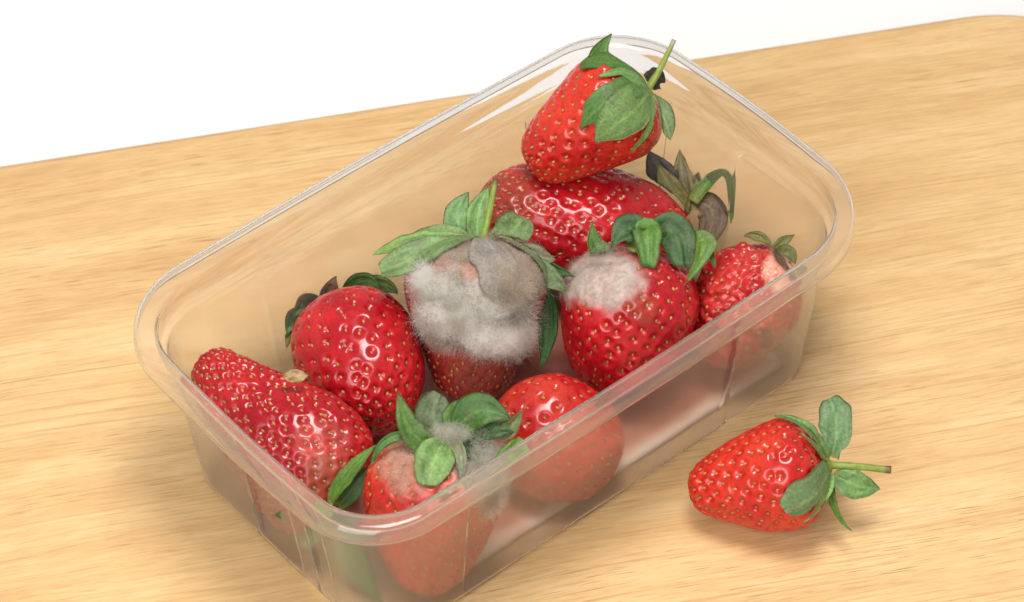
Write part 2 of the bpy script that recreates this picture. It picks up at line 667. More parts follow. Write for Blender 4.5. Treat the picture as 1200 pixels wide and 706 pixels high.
for k in range(len(rim)):
    a, b_ = rim[k], rim[(k + 1) % len(rim)]
    F.append((a, N + a, N + b_, b_))
tag(mesh_obj('absorbent_pad', V, F, PAD, cols=np.repeat(np.tile(pad_shade.reshape(-1), 2)[:, None], 3, 1)), 'white bubbled pad lying under the strawberries in the punnet', 'pad')


# ------------------------------------------------------------------ strawberries
GREEN = {
    'light': (0.170, 0.300, 0.075),
    'sage': (0.160, 0.265, 0.095),
    'mid': (0.085, 0.180, 0.035),
    'deep': (0.038, 0.100, 0.022),
    'bright': (0.105, 0.225, 0.030),
    'olive': (0.150, 0.150, 0.045),
    'brown': (0.150, 0.090, 0.055),
    'dark': (0.045, 0.040, 0.030),
    'dusty': (0.270, 0.240, 0.190),
}


class Berry:
    def __init__(s, label, mid, z, axis, L, prof, cols, seed, spacing=4.4, pit=0.75, flat=1.0, patches=(), seeds_col=(0.46, 0.25, 0.06),
                 wrinkle=None, dents=(), wob=1.0, pit_r=1.02, pits_from=0.0, in_tray=True):
        """mid: place of the middle of the axis; axis in right/up/towards terms; profile from tip to calyx in mm"""
        s.in_tray = in_tray
        s.P = at(mid[0], mid[1], z)
        s.a = cv(*axis)
        s.L = L * MM
        e1 = TW - s.a * np.dot(TW, s.a)
        s.e1 = e1 / np.linalg.norm(e1)
        s.e2 = np.cross(s.a, s.e1)
        s.flat = flat
        s.seed = seed
        s.O = s.P - s.a * s.L / 2                 # tip
        s.K = s.P + s.a * s.L / 2                 # calyx end
        s.depK = depth_of(s.K)
        pr = catmull(np.array(prof, float) * MM, 170)
        pr[:, 1] = np.maximum(pr[:, 1], 0)
        pr[0, 1] = pr[-1, 1] = 0.0
        s.pr = pr
        nt_, na = len(pr), 240
        th = np.linspace(0, 2 * np.pi, na, endpoint=False)
        s.th = th
        T, A = np.meshgrid(np.arange(nt_), th, indexing='ij')
        base = s.surf(pr[:, 0][:, None], pr[:, 1][:, None], A)
        # uneven body
        w = wob * 0.0012 * fnoise(base - s.P + seed * 0.37, 70, seed, 2)
        w *= (pr[:, 1] / pr[:, 1].max())[:, None]
        nrm = s.normals(base)
        base = base + nrm * w[..., None]
        nrm = s.normals(base)
        # camera-frame millimetres of every point, relative to the middle
        rel = (base - s.P) / MM
        cr, cu, cw = rel @ RT, rel @ UP, rel @ TW
        disp = np.zeros(base.shape[:2])
        for (dr, du, dw, rad, dep) in dents:
            d2 = ((cr - dr) ** 2 + (cu - du) ** 2 + (cw - dw) ** 2) / rad ** 2
            disp -= dep * MM * np.exp(-d2)
        # seeds
        rr = pr[:, 1]
        ds = np.concatenate([[0], np.linalg.norm(np.diff(pr, axis=0), axis=1)])
        arc = np.cumsum(ds)
        tipness = 1 + 0.9 * np.exp(-(pr[:, 0] / (0.22 * s.L)) ** 2)
        dA = 2 * np.pi * rr * ds * tipness
        cA = np.cumsum(dA)
        lim = cA[int(np.searchsorted(arc, arc[-1] - 0.0045))]
        ns = int(cA[-1] / (spacing * MM) ** 2 / 0.87)
        k = np.arange(ns)
        tg = (k + 0.5) / ns * cA[-1]
        keep = tg < lim
        tg, k = tg[keep], k[keep]
        ti = np.interp(tg, cA, np.arange(nt_))
        ti = np.clip(ti + RNG.normal(0, 0.5, len(ti)), 1, nt_ - 2)
        ai = (k * 2.399963 + RNG.normal(0, 0.05, len(k)) + seed) % (2 * np.pi)
        i0 = np.round(ti).astype(int)
        j0 = np.round(ai / (2 * np.pi) * na).astype(int) % na
        sp, sn = base[i0, j0], nrm[i0, j0]
        flatv = base.reshape(-1, 3)
        dist = np.full(len(flatv), 9.0)
        for c in range(0, len(flatv), 4000):
            q = flatv[c:c + 4000]
            dist[c:c + 4000] = np.sqrt(((q[:, None, :] - sp[None]) ** 2).sum(-1)).min(1)
        dist = dist.reshape(base.shape[:2]) / MM
        pitmask = np.exp(-(dist / pit_r) ** 2.6)
        pitfade = smooth(arc, pits_from * MM, pits_from * MM + 0.002)[:, None]
        # mould and damage patches: (right, up, radius, kind, strength, min towards)
        shine = np.ones(base.shape[:2])
        fuzz = np.zeros(base.shape[:2])
        dry = np.zeros(base.shape[:2])
        lo, hi = np.array(cols[0]), np.array(cols[1])
        g = smooth(fnoise(rel, 0.11, seed + 3, 3), -0.45, 0.45)
        col = lo + (hi - lo) * g[..., None]
        jag = fnoise(rel, 0.22, seed + 9, 4)
        for p in patches:
            pr_, pu_, rad, kind, st = p[:5]
            wmin = p[5] if len(p) > 5 else -2.0
            ex = p[6] if len(p) > 6 else 1.0
            d = np.sqrt(((cr - pr_) / ex) ** 2 + (cu - pu_) ** 2) / rad + 0.38 * jag
            m = (1 - smooth(d, *((0.45, 1.15) if kind == 'film' else (0.5, 1.14) if kind == 'mould' else (0.72, 1.08)))) * smooth(cw, wmin - 2, wmin + 2) * st
            if kind == 'mould':
                mc = np.array((0.45, 0.43, 0.37)) + 0.16 * fnoise(rel, 0.35, seed + 5, 3)[..., None]
                col = col + (mc - col) * (0.9 * m)[..., None]
                fuzz = np.maximum(fuzz, m)
                shine *= 1 - 0.95 * m
                dry = np.maximum(dry, m)
            elif kind == 'film':                    # thin growth, the flesh shows through brown
                mc = np.array((0.40, 0.28, 0.19)) + 0.13 * fnoise(rel, 0.3, seed + 5, 3)[..., None]
                col = col + (mc - col) * (0.85 * m)[..., None]
                fuzz = np.maximum(fuzz, 0.35 * m)
                shine *= 1 - 0.75 * m
                dry = np.maximum(dry, 0.7 * m)
            elif kind == 'bare':                    # rotten skin between the growth
                mc = np.array((0.38, 0.17, 0.12)) + 0.10 * fnoise(rel, 0.4, seed + 5, 3)[..., None]
                col = col + (mc - col) * m[..., None]
                fuzz = fuzz * (1 - m)
            elif kind == 'grey':
                mc = np.array((0.30, 0.25, 0.20)) + 0.14 * fnoise(rel, 0.35, seed + 5, 3)[..., None]
                col = col + (mc - col) * (0.92 * m)[..., None]
                fuzz = np.maximum(fuzz, 0.8 * m)
                shine *= 1 - 0.95 * m
                dry = np.maximum(dry, m)
            elif kind == 'pale':
                col = col + (np.array((0.80, 0.40, 0.30)) - col) * m[..., None]
                dry = np.maximum(dry, m)
            elif kind == 'brown':
                col = col + (np.array((0.28, 0.10, 0.045)) - col) * m[..., None]
                shine *= 1 - 0.25 * m
            elif kind == 'dark':
                col = col + (np.array((0.16, 0.010, 0.014)) - col) * m[..., None]
            elif kind == 'wrinkle':
                q3 = np.stack([cr * 0.55 + cu * 0.3, cu * 1.1 - cr * 0.4, cw * 0.7], -1)
                wr = np.abs(fnoise(q3, 0.36, seed + 31, 2)) ** 0.7 * 0.95 + np.abs(vnoise(q3, 1.0, seed + 37)) * 0.22
                disp += m * (wr - 0.45) * 2.1 * MM
                disp -= m * 0.7 * MM
                dry = np.maximum(dry, 0.75 * m)
        s.fuzz = fuzz
        disp -= 0.8 * pit * MM * pitmask * pitfade * (1 - 0.8 * dry)
        # the flesh swells between the pits
        swell = smooth(dist, 0.6, 2.2) * 0.16 * MM * (1 - 0.6 * dry)
        disp += swell * smooth(rr, 0.0, 0.004)[:, None]
        pc = pitmask * (1 - dry) * 0.22
        col = col * (1 - pc[..., None] * np.array((0.25, 0.4, 0.4)))
        # paler skin beside the calyx
        sh = smooth(arc, arc[-1] - 0.006, arc[-1])[:, None] * 0.5 * (1 - dry)
        col = col + (np.array((0.60, 0.16, 0.06)) - col) * sh[..., None]
        s.base, s.nrm = base, nrm
        Vg = base + nrm * disp[..., None]
        s.hull = base + nrm * 0.00035
        if s.in_tray:
            Vg = s.settle(Vg, label)
            s.hull = s.settle(s.hull, label)
        s.skin = Vg
        loz = min(Vg[..., 2].min(), s.P[2] - 0.004)
        s.org = np.array([s.P[0], s.P[1], max(loz, 0.0)])
        s.root = empty('strawberry', s.org)
        tag(s.root, label, 'strawberry')
        if in_tray:
            s.root['group'] = 'strawberries in the punnet'
        # mesh: rows 1..n-2 plus two poles
        rows = Vg[1:-1]
        m_ = rows.shape[0]
        V = np.vstack([rows.reshape(-1, 3), Vg[0].mean(0)[None], Vg[-1].mean(0)[None]])
        C = np.concatenate([col, shine[..., None]], -1)
        Cv = np.vstack([C[1:-1].reshape(-1, 4), C[0, :1], C[-1, :1]])
        i, j = np.meshgrid(np.arange(m_ - 1), np.arange(na), indexing='ij')
        jn = (j + 1) % na
        F = np.stack([i * na + j, i * na + jn, (i + 1) * na + jn, (i + 1) * na + j], -1).reshape(-1, 4)
        fl = mesh_obj('flesh', V, F, FLESH, s.root, s.org, np.clip(Cv, 0, 1))
        cap_f = []
        # close both ends
        import bmesh
        bm = bmesh.new()
        bm.from_mesh(fl.data)
        bm.verts.ensure_lookup_table()
        for q in range(na):
            for (a, b_, c) in ((m_ * na, (q + 1) % na, q), (m_ * na + 1, (m_ - 1) * na + q, (m_ - 1) * na + (q + 1) % na)):
                f = bm.faces.new((bm.verts[a], bm.verts[b_], bm.verts[c]))
                f.smooth = True
        bm.normal_update()
        bm.to_mesh(fl.data)
        bm.free()
        s.make_seeds(i0, j0, Vg[i0, j0], sn, seeds_col)

    def settle(s, V, label):
        """berries lie against the walls and the pad: flatten what would cross them"""
        V = V.copy()
        V[..., 2] = np.maximum(V[..., 2], 0.0042)
        off = np.interp(V[..., 2], [w[1] for w in WALL[:12]], [w[0] for w in WALL[:12]]) - 0.0034
        hx, hy = BX + off, BY + off
        for ax, h in ((0, hx), (1, hy)):
            V[..., ax] = np.clip(V[..., ax], -h, h)
        r = 0.011 + off
        ex, ey = np.abs(V[..., 0]) - (hx - r), np.abs(V[..., 1]) - (hy - r)
        d = np.hypot(ex, ey)
        f = np.where((ex > 0) & (ey > 0) & (d > r), r / np.maximum(d, 1e-6), 1.0)
        V[..., 0] = np.where(f < 1, np.sign(V[..., 0]) * (hx - r + ex * f), V[..., 0])
        V[..., 1] = np.where(f < 1, np.sign(V[..., 1]) * (hy - r + ey * f), V[..., 1])
        return V

    def surf(s, z, r, A):
        return (s.O + z[..., None] * s.a + (r * s.flat * np.cos(A))[..., None] * s.e1 + (r * np.sin(A))[..., None] * s.e2)

    def normals(s, g):
        du = np.gradient(g, axis=0)
        dv = np.roll(g, -1, 1) - np.roll(g, 1, 1)
        n = np.cross(du, dv)
        l = np.linalg.norm(n, axis=-1, keepdims=True)
        n = n / np.maximum(l, 1e-12)
        n[0] = -s.a
        n[-1] = s.a
        out = (g - s.P)
        if (n * out).sum(-1).mean() < 0:
            n = -n
            n[0] = -s.a
            n[-1] = s.a
        return n

    def make_seeds(s, i0, j0, sp, sn, col):
        # a small teardrop: rings along its length
        rings = [(-1.0, 0.0), (-0.72, 0.62), (-0.1, 1.0), (0.5, 0.72), (1.0, 0.0)]
        ns = 7
        Vl = [(-1.0, 0, 0)]
        for z, r in rings[1:-1]:
            for k in range(ns):
                a = 2 * math.pi * k / ns
                Vl.append((z, r * math.cos(a), r * math.sin(a)))
        Vl.append((1.0, 0, 0))
        Fl = []
        for k in range(ns):
            kn = (k + 1) % ns
            Fl.append((0, 1 + kn, 1 + k))
            for q in range(2):
                Fl.append((1 + q * ns + k, 1 + q * ns + kn, 1 + (q + 1) * ns + kn, 1 + (q + 1) * ns + k))
            Fl.append((1 + 2 * ns + k, 1 + 2 * ns + kn, 1 + 3 * ns))
        Vl = np.array(Vl)
        VV, FF, CC = [], [], []
        off = 0
        for q in range(len(i0)):
            if s.fuzz[i0[q], j0[q]] > 0.42 or RNG.random() < 0.02:
                continue
            n = sn[q]
            t = s.a - n * np.dot(s.a, n)
            t = t / (np.linalg.norm(t) + 1e-9)
            t = t + s.e2 * RNG.normal(0, 0.15)
            t -= n * np.dot(t, n)
            t /= np.linalg.norm(t) + 1e-9
            b_ = np.cross(n, t)
            k = RNG.uniform(0.85, 1.15)
            c = sp[q] + n * 0.00012
            VV.append(c + Vl[:, :1] * t * 0.00064 * k + Vl[:, 1:2] * b_ * 0.00040 * k + Vl[:, 2:3] * n * 0.00036 * k)
            FF += [tuple(v + off for v in f) for f in Fl]
            off += len(Vl)
            h = RNG.uniform(0, 1)
            cc = np.array(col) * RNG.uniform(0.6, 1.2)
            cc = cc + (np.array((0.50, 0.16, 0.05)) - cc) * (0.55 * h * h)
            CC.append(np.tile(cc, (len(Vl), 1)))
        if VV:
            o = mesh_obj('seeds', np.vstack(VV), FF, SEED, s.root, s.org, np.clip(np.vstack(CC), 0, 1))
            o['kind'] = 'stuff'

    # --------------------------------------------------- pieces at the calyx end
    def px(s, x, y, w=0.0):
        return at_depth(x, y, s.depK - w * MM)

    def push(s, V, gap=0.0009):
        """keep leaves outside the flesh"""
        sk = s.hull[::2, ::2].reshape(-1, 3)
        n = s.nrm[::2, ::2].reshape(-1, 3)
        out = V.copy()
        for c in range(0, len(V), 400):
            q = V[c:c + 400]
            k = ((q[:, None, :] - sk[None]) ** 2).sum(-1).argmin(1)
            h = ((q - sk[k]) * n[k]).sum(-1)
            out[c:c + 400] = q + n[k] * np.clip(gap - h, 0, 0.009)[:, None]
        return out

    def sepal(s, pts, width, tone, hint=(0, 0, 1), cup=0.22, shape='oval', curl=0.0, label=None, push=True, rag=0.055, thick=0.00018, mould=0.0):
        """pts: three (x, y, towards-mm) places along the midrib; width in photo pixels"""
        P0, Pm, P2 = [s.px(*p) for p in pts]
        Pc = 2 * Pm - (P0 + P2) / 2
        nu, nv = 30, 21
        u = np.linspace(0, 1, nu)[:, None]
        mid = (1 - u) ** 2 * P0 + 2 * u * (1 - u) * Pc + u ** 2 * P2
        tg = np.gradient(mid, axis=0)
        tg /= np.linalg.norm(tg, axis=1, keepdims=True)
        N = cv(*hint)
        side = np.cross(N, tg)
        side /= np.linalg.norm(side, axis=1, keepdims=True) + 1e-9
        fn = np.cross(tg, side)
        uu = u[:, 0]
        if shape == 'oval':
            wf = np.sin(np.pi * np.clip(0.10 + 0.90 * uu, 0, 1) ** 1.05) ** 0.75 * (1 - 0.35 * uu ** 5)
        elif shape == 'round':
            wf = np.sqrt(np.clip(1 - ((uu - 0.56) / 0.47) ** 2, 0, 1)) ** 0.9
            wf = np.where(uu < 0.2, np.maximum(wf, 0.42), wf)
        elif shape == 'point':
            wf = np.clip(np.sin(np.pi * (0.16 + 0.84 * uu)) ** 0.8 * (1 - uu) ** 0.25, 0, 1)
        else:                                                # 'blade'
            wf = np.clip((1 - uu) ** 0.55 * (0.75 + 0.5 * uu), 0, 1)
        half = 0.5 * width / FPX * s.depK
        v = np.linspace(-1, 1, nv)
        sd = int(abs(pts[2][0]) * 7 + abs(pts[2][1]) * 13) % 997
        jag = 1 + rag * vnoise(np.stack([np.repeat(uu[:, None] * 9, nv, 1), np.sign(v)[None] * 3.3 + np.zeros((nu, 1)), np.full((nu, nv), sd * 0.17)], -1), 1.0, sd) * 2.2
        W = half * wf[:, None] * v[None] * jag
        V = mid[:, None, :] + W[..., None] * side[:, None, :]
        V = V + (cup * half * (wf[:, None] * (v[None] ** 2)) + curl * half * wf[:, None] * v[None])[..., None] * fn[:, None, :]
        q = np.stack(np.meshgrid(uu * 2.2, v * 0.9, indexing='ij') + [np.full((nu, nv), sd * 0.31)], -1)
        V = V + (0.16 * half * fnoise(q, 1.6, sd, 2))[..., None] * fn[:, None, :]
        # folded midrib, ribs running to the tip, crimped edges
        ph = v[None] * 3.0 * np.pi * (0.75 + 0.5 * uu[:, None])
        V = V - (0.00030 * np.exp(-(v[None] / 0.12) ** 2) * (1 - uu[:, None]) - 0.00010 * np.cos(ph) * wf[:, None]
                 - 0.10 * half * (np.abs(v[None]) ** 3) * vnoise(np.stack([np.repeat(uu[:, None] * 6, nv, 1), np.sign(v)[None] * 5 + np.zeros((nu, 1)), np.full((nu, nv), sd * 0.7)], -1), 1.0, sd)
                 )[..., None] * fn[:, None, :]
        top = V.reshape(-1, 3)
        if push:
            top = s.push(top)
        g = top.reshape(nu, nv, 3)
        nn = np.cross(np.gradient(g, axis=0), np.gradient(g, axis=1))
        nn /= np.linalg.norm(nn, axis=-1, keepdims=True) + 1e-12
        bot = (g - nn * thick).reshape(-1, 3)
        Vv = np.vstack([top, bot])
        Fc = []
        n0 = nu * nv
        for i in range(nu - 1):
            for j in range(nv - 1):
                a = i * nv + j
                Fc.append((a, a + 1, a + nv + 1, a + nv))
                Fc.append((n0 + a, n0 + a + nv, n0 + a + nv + 1, n0 + a + 1))
        rim = [i * nv for i in range(nu)] + [(nu - 1) * nv + j for j in range(1, nv)] + [i * nv + nv - 1 for i in range(nu - 2, -1, -1)] + [j for j in range(nv - 2, 0, -1)]
        for k in range(len(rim)):
            a, b_ = rim[k], rim[(k + 1) % len(rim)]
            Fc.append((a, n0 + a, n0 + b_, b_))
        c0 = np.array(GREEN[tone]) if isinstance(tone, str) else np.array(tone)
        mot = fnoise(q, 2.4, sd + 5, 3)
        c0 = c0 * (1 + 0.14 * np.array(((sd % 7) / 3.0 - 1, (sd % 5) / 4.0 - 0.5, (sd % 3) / 1.0 - 1)))
        c = c0 * (1 + 0.42 * mot[..., None])
        rib = np.exp(-(v[None] / 0.11) ** 2) * (1 - 0.6 * uu[:, None])
        c = c + (c0 * 1.5 + np.array((0.05, 0.06, 0.01)) - c) * (0.5 * rib)[..., None]
        rb = np.clip(np.cos(v[None] * 3.0 * np.pi * (0.75 + 0.5 * uu[:, None])), 0, 1) ** 6 * (1 - 0.7 * uu[:, None])
        vein = 0.5 * rb + 0.30 * (np.abs(np.sin((uu[:, None] * 6 - np.abs(v[None]) * 1.6) * np.pi)) < 0.2)
        c = c * (1 + 0.55 * vein[..., None])
        spot = smooth(fnoise(q, 3.6, sd + 21, 3), 0.12, 0.42)
        c = c + (np.array((0.16, 0.11, 0.075)) - c) * (0.30 * spot)[..., None]
        bs = smooth(-uu, -0.16, 0.0)[:, None]
        c = c + (np.array((0.24, 0.26, 0.05)) - c) * (0.55 * bs)[..., None]
        ed = smooth(np.abs(v), 0.82, 1.0)[None] * smooth(uu, 0.2, 0.9)[:, None]
        c = c + (np.array((0.17, 0.11, 0.05)) - c) * (0.45 * ed)[..., None]
        if mould:
            c = c + (np.array((0.40, 0.36, 0.31)) - c) * mould
        c = np.clip(c.reshape(-1, 3), 0.003, 1)
        o = mesh_obj('sepal', Vv, Fc, LEAF, s.root, s.org, np.vstack([c, c * 1.15]))
        if label: o['label'] = label
        return o

    def stem(s, pts, r0, r1, tip=(0.16, 0.09, 0.05), col=(0.25, 0.32, 0.06)):
        P = catmull([s.px(*p) for p in pts], 18)
        tg = np.gradient(P, axis=0)
        tg /= np.linalg.norm(tg, axis=1, keepdims=True)
        ref = cv(0.3, 0.2, 1)
        ns = 12
        V, C = [], []
        for i, (p, t) in enumerate(zip(P, tg)):
            a = np.cross(t, ref); a /= np.linalg.norm(a)
            b_ = np.cross(t, a)
            u = i / (len(P) - 1)
            r = (r0 + (r1 - r0) * u) * MM * (1 + 0.5 * max(0, 1 - u / 0.12) ** 2)
            if u > 0.93: r *= 1.12
            for k in range(ns):
                an = 2 * math.pi * k / ns
                V.append(p + (a * math.cos(an) + b_ * math.sin(an)) * r * (1 + 0.06 * math.sin(3 * an + i)))
                cc = np.array(col) * (1 + 0.15 * math.sin(k * 2.0 + i * 0.6))
                f = float(smooth(np.array(u), 0.86, 0.97))
                C.append(cc + (np.array(tip) - cc) * f)
        F = []
        n = len(P)
        for i in range(n - 1):
            for k in range(ns):
                kn = (k + 1) % ns
                F.append((i * ns + k, i * ns + kn, (i + 1) * ns + kn, (i + 1) * ns + k))
        F.append(tuple(range(ns)))
        F.append(tuple(reversed(range((n - 1) * ns, n * ns))))
        return mesh_obj('stem', V, F, STEM, s.root, s.org, np.clip(np.array(C), 0, 1))

    def collar(s, x, y, w, r, col=(0.25, 0.28, 0.06)):
        """the little lumpy cup the sepals and the stem grow from"""
        c = s.px(x, y, w)
        V, F, C = [], [], []
        nr, ns = 9, 20
        for i in range(nr):
            ph = math.pi * i / (nr - 1)
            for k in range(ns):
                a = 2 * math.pi * k / ns
                rad = r * MM * math.sin(ph) * (1 + 0.12 * math.sin(5 * a + i) + 0.05 * RNG.normal())
                V.append(c + s.a * math.cos(ph) * r * MM * 0.45 + (s.e1 * math.cos(a) + s.e2 * math.sin(a)) * rad)
                C.append(np.array(col) * RNG.uniform(0.75, 1.2))
        for i in range(nr - 1):
            for k in range(ns):
                kn = (k + 1) % ns
                F.append((i * ns + k, i * ns + kn, (i + 1) * ns + kn, (i + 1) * ns + k))
        return mesh_obj('calyx', V, F, STEM, s.root, s.org, np.clip(np.array(C), 0, 1))

    def mould(s, count, length, seed=1, radius=0.000022, extra=None, lift=0.5, wild=1.15, mat=None, only=None):
        """fine fibres grown from the mouldy skin"""
        rng = np.random.default_rng(seed)
        wgt = s.fuzz * (s.pr[:, 1])[:, None]
        if only is not None:                      # just round some places: (right, up, radius)
            rel = (s.skin - s.P) / MM
            g = np.zeros(wgt.shape)
            for (r_, u_, q_) in only:
                g = np.maximum(g, np.exp(-(((rel @ RT - r_) ** 2 + (rel @ UP - u_) ** 2) / q_ ** 2) ** 1.5))
            wgt = wgt * g
        p = wgt.ravel() / wgt.sum()
        idx = rng.choice(len(p), count, p=p)
        root = s.skin.reshape(-1, 3)[idx] + rng.normal(0, 0.00018, (count, 3))
        n = s.nrm.reshape(-1, 3)[idx]
        fz = s.fuzz.ravel()[idx]
        clump = 0.22 + 1.6 * smooth(fnoise((root - s.P) / MM, 0.24, seed + 2, 3), -0.25, 0.45)
        ln = length * MM * (0.3 + 0.7 * rng.random(count)) * (0.35 + 0.65 * fz) * clump
        if extra is not None:
            er, eu, er_, em = extra
            rel = (root - s.P) / MM
            d = np.hypot(rel @ RT - er, rel @ UP - eu)
            ln *= 1 + em * np.exp(-(d / er_) ** 2)
        npt = 7
        d = n * lift + rng.normal(0, 0.55, (count, 3)) * wild
        d /= np.linalg.norm(d, axis=1, keepdims=True)
        P = np.zeros((count, npt, 3))
        P[:, 0] = root - n * 0.0002
        for k in range(1, npt):
            d = d + rng.normal(0, 0.42, (count, 3)) * wild + n * 0.10
            d /= np.linalg.norm(d, axis=1, keepdims=True)
            P[:, k] = P[:, k - 1] + d * (ln / (npt - 1))[:, None]
        s.fibres(P, radius, mat)

    def fibres(s, P, radius, mat=None):
        count, npt = P.shape[:2]
        hc = bpy.data.hair_curves.new('mould')
        hc.add_curves([npt] * count)
        hc.attributes['position'].data.foreach_set('vector', (P - s.org).astype(np.float32).ravel())
        ra = hc.attributes.get('radius') or hc.attributes.new('radius', 'FLOAT', 'POINT')
        ra.data.foreach_set('value', np.tile(np.linspace(radius, radius * 0.6, npt), count).astype(np.float32))
        hc.materials.append(mat or MOULD)
        o = bpy.data.objects.new('mould', hc)
        COL.objects.link(o)
        o.parent = s.root
        o['kind'] = 'stuff'
        return o

    def puff(s, x, y, w, rx, ry, rw, count, length, seed=1, radius=0.000022, mat=None):
        """a loose tuft of fibres at one place"""
        rng = np.random.default_rng(seed)
        c = s.px(x, y, w)
        q = rng.normal(0, 1, (count, 3))
        q /= np.linalg.norm(q, axis=1, keepdims=True)
        q *= (rng.random(count) ** 0.5)[:, None]
        P0 = c + (q[:, :1] * rx * RT + q[:, 1:2] * ry * UP + q[:, 2:3] * rw * TW) * MM
        npt = 7
        P = np.zeros((count, npt, 3))
        P[:, 0] = P0
        d = rng.normal(0, 1, (count, 3))
        d /= np.linalg.norm(d, axis=1, keepdims=True)
        ln = length * MM * rng.uniform(0.4, 1, count)
        for k in range(1, npt):
            d = d + rng.normal(0, 0.45, (count, 3))
            d /= np.linalg.norm(d, axis=1, keepdims=True)
            P[:, k] = P[:, k - 1] + d * (ln / (npt - 1))[:, None]
        s.fibres(P, radius, mat)


FRESH = ((0.50, 0.014, 0.010), (0.62, 0.042, 0.018))
CRIM = ((0.39, 0.005, 0.012), (0.54, 0.016, 0.020))

# ---- the berry lying on the board
b = Berry('fresh strawberry with green stem lying on the board outside the punnet', (887, 562), 0.0145, (0.97, 0.20, 0.15), 37.5,
          [(0, 0), (0.5, 3.4), (2.2, 6.0), (6, 8.4), (13, 11.3), (20, 13.8), (26, 15.2), (30.5, 14.6), (34.5, 10.8), (36.8, 5.5), (37.2, 0)],
          FRESH, 3, spacing=3.9, pit=0.8, in_tray=False, seeds_col=(0.46, 0.21, 0.06))
b.collar(970, 546, 0.5, 2.6)
b.sepal([(968, 540, 1), (940, 508, 3), (908, 487, 1)], 30, 'sage', shape='oval')
b.sepal([(974, 536, 1), (980, 500, 2), (972, 467, 1)], 40, 'sage', shape='round', cup=0.15)
b.sepal([(966, 544, 2), (948, 532, 5), (926, 525, 6)], 17, 'light', shape='point')
b.sepal([(966, 549, 2), (946, 566, 7), (922, 585, 8)], 37, 'sage', shape='round')
b.sepal([(970, 553, 2), (962, 580, 7), (938, 605, 8)], 23, 'light', shape='point')
b.sepal([(977, 556, 1), (1002, 568, 2), (1031, 573, 0)], 35, 'sage', shape='oval', cup=0.1)
b.sepal([(974, 558, 0), (976, 592, 2), (998, 622, 3)], 17, 'bright', shape='point', hint=(0.6, 0.1, 0.6))
b.stem([(972, 545, 1), (1005, 547, 2), (1044, 551, 2)], 1.0, 0.95)

# ---- the berry on top of the pile
b = Berry('bright strawberry with upright stem lying topmost on the pile', (688, 148), 0.0590, (0.79, 0.55, 0.24), 40,
          [(0, 0), (0.7, 4.6), (2.8, 7.6), (7.5, 10.0), (15, 12.4), (23, 14.6), (30, 15.8), (35.5, 13.8), (38.6, 8.6), (39.8, 4), (39.4, 0)],
          FRESH, 5, spacing=4.5, pit=0.65)
b.collar(757, 108, 0.5, 2.6)
b.sepal([(752, 102, 1), (704, 82, 3), (716, 40, 1)], 34, 'mid', shape='oval', cup=0.25, hint=(0.25, -0.2, 1))
b.sepal([(750, 104, 2), (728, 101, 5), (706, 106, 6)], 24, 'light', shape='oval')
b.sepal([(750, 109, 2), (716, 120, 6), (682, 150, 7)], 26, 'mid', shape='point', cup=0.15)
b.sepal([(752, 112, 3), (728, 134, 8), (698, 164, 9)], 42, 'sage', shape='oval', cup=0.12)
b.sepal([(754, 115, 2), (752, 140, 6), (738, 173, 7)], 15, 'light', shape='blade')
b.sepal([(762, 115, 1), (777, 136, 2), (786, 164, 1)], 27, 'sage', shape='oval')
b.sepal([(757, 102, -2), (770, 92, -4), (779, 97, -5)], 30, 'dark', shape='point')
b.stem([(757, 108, 1), (772, 84, 1.5), (790, 47, 1)], 1.15, 0.6, tip=(0.5, 0.4, 0.35))

# ---- the wide berry under it
b = Berry('widest strawberry lying sideways beneath the topmost berry, browned leaves at its right', (681, 266), 0.0270, (0.985, -0.12, -0.04), 63,
          [(0, 0), (1.2, 6.5), (4.5, 11.6), (13, 16.0), (27, 17.4), (42, 16.6), (53, 13.0), (59, 8.8), (62.5, 4.5), (62.5, 0)],
          CRIM, 8, spacing=4.0, pit=0.65, dents=[(-8, 12, 8, 12, 1.2)], patches=[(-24, 6, 12, 'brown', 0.35)])
b.sepal([(792, 222, -1), (776, 205, -1), (760, 176, -2)], 34, 'dark', shape='oval', label='black shrivelled sepal')
b.sepal([(806, 240, 0), (786, 220, 1), (772, 192, 0)], 26, 'olive', shape='oval')
b.sepal([(808, 240, -1), (800, 210, -1), (797, 176, -2)], 24, (0.13, 0.12, 0.055), shape='oval')
b.sepal([(806, 236, -2), (814, 216, -3), (820, 202, -4)], 22, 'olive', shape='point')
b.sepal([(812, 236, 1), (850, 204, 1), (857, 262, 2)], 20, 'mid', shape='blade', hint=(0.3, 0.7, 0.6))
b.sepal([(806, 240, 0), (834, 246, 0), (826, 285, 1)], 36, 'brown', shape='round', label='brown withered sepal')
b.collar(806, 244, 0, 2.2, (0.16, 0.12, 0.05))

# ---- the mouldy berry in the middle
b = Berry('strawberry smothered in thick white and grey mould, big green leaves on top', (556, 374), 0.0285, (0.03, 0.95, 0.25), 46,
          [(0, 0), (0.8, 5), (3.5, 9.6), (11, 13.4), (22, 17.4), (32, 19.9), (39, 19.2), (43.5, 14), (45.6, 7), (45.2, 0)],
          ((0.30, 0.012, 0.016), (0.40, 0.035, 0.025)), 13, spacing=3.9, pit=0.5, dents=[(19, -10, 6, 9, 3.0), (-20, -12, 8, 8, 1.5)],
          patches=[(3, 10, 19, 'grey', 1.0, -6), (-4, 2, 12.5, 'mould', 1.0), (8, -2, 11, 'mould', 0.9), (-1, 13, 3.4, 'bare', 0.65), (-8, 15, 3.0, 'bare', 0.3), (3, -12, 12, 'film', 0.25)])
b.collar(563, 288, 1, 2.6)
b.sepal([(556, 284, 1), (490, 284, 3), (437, 299, 2)], 26, 'light', shape='oval', hint=(0, 0.55, 0.8))
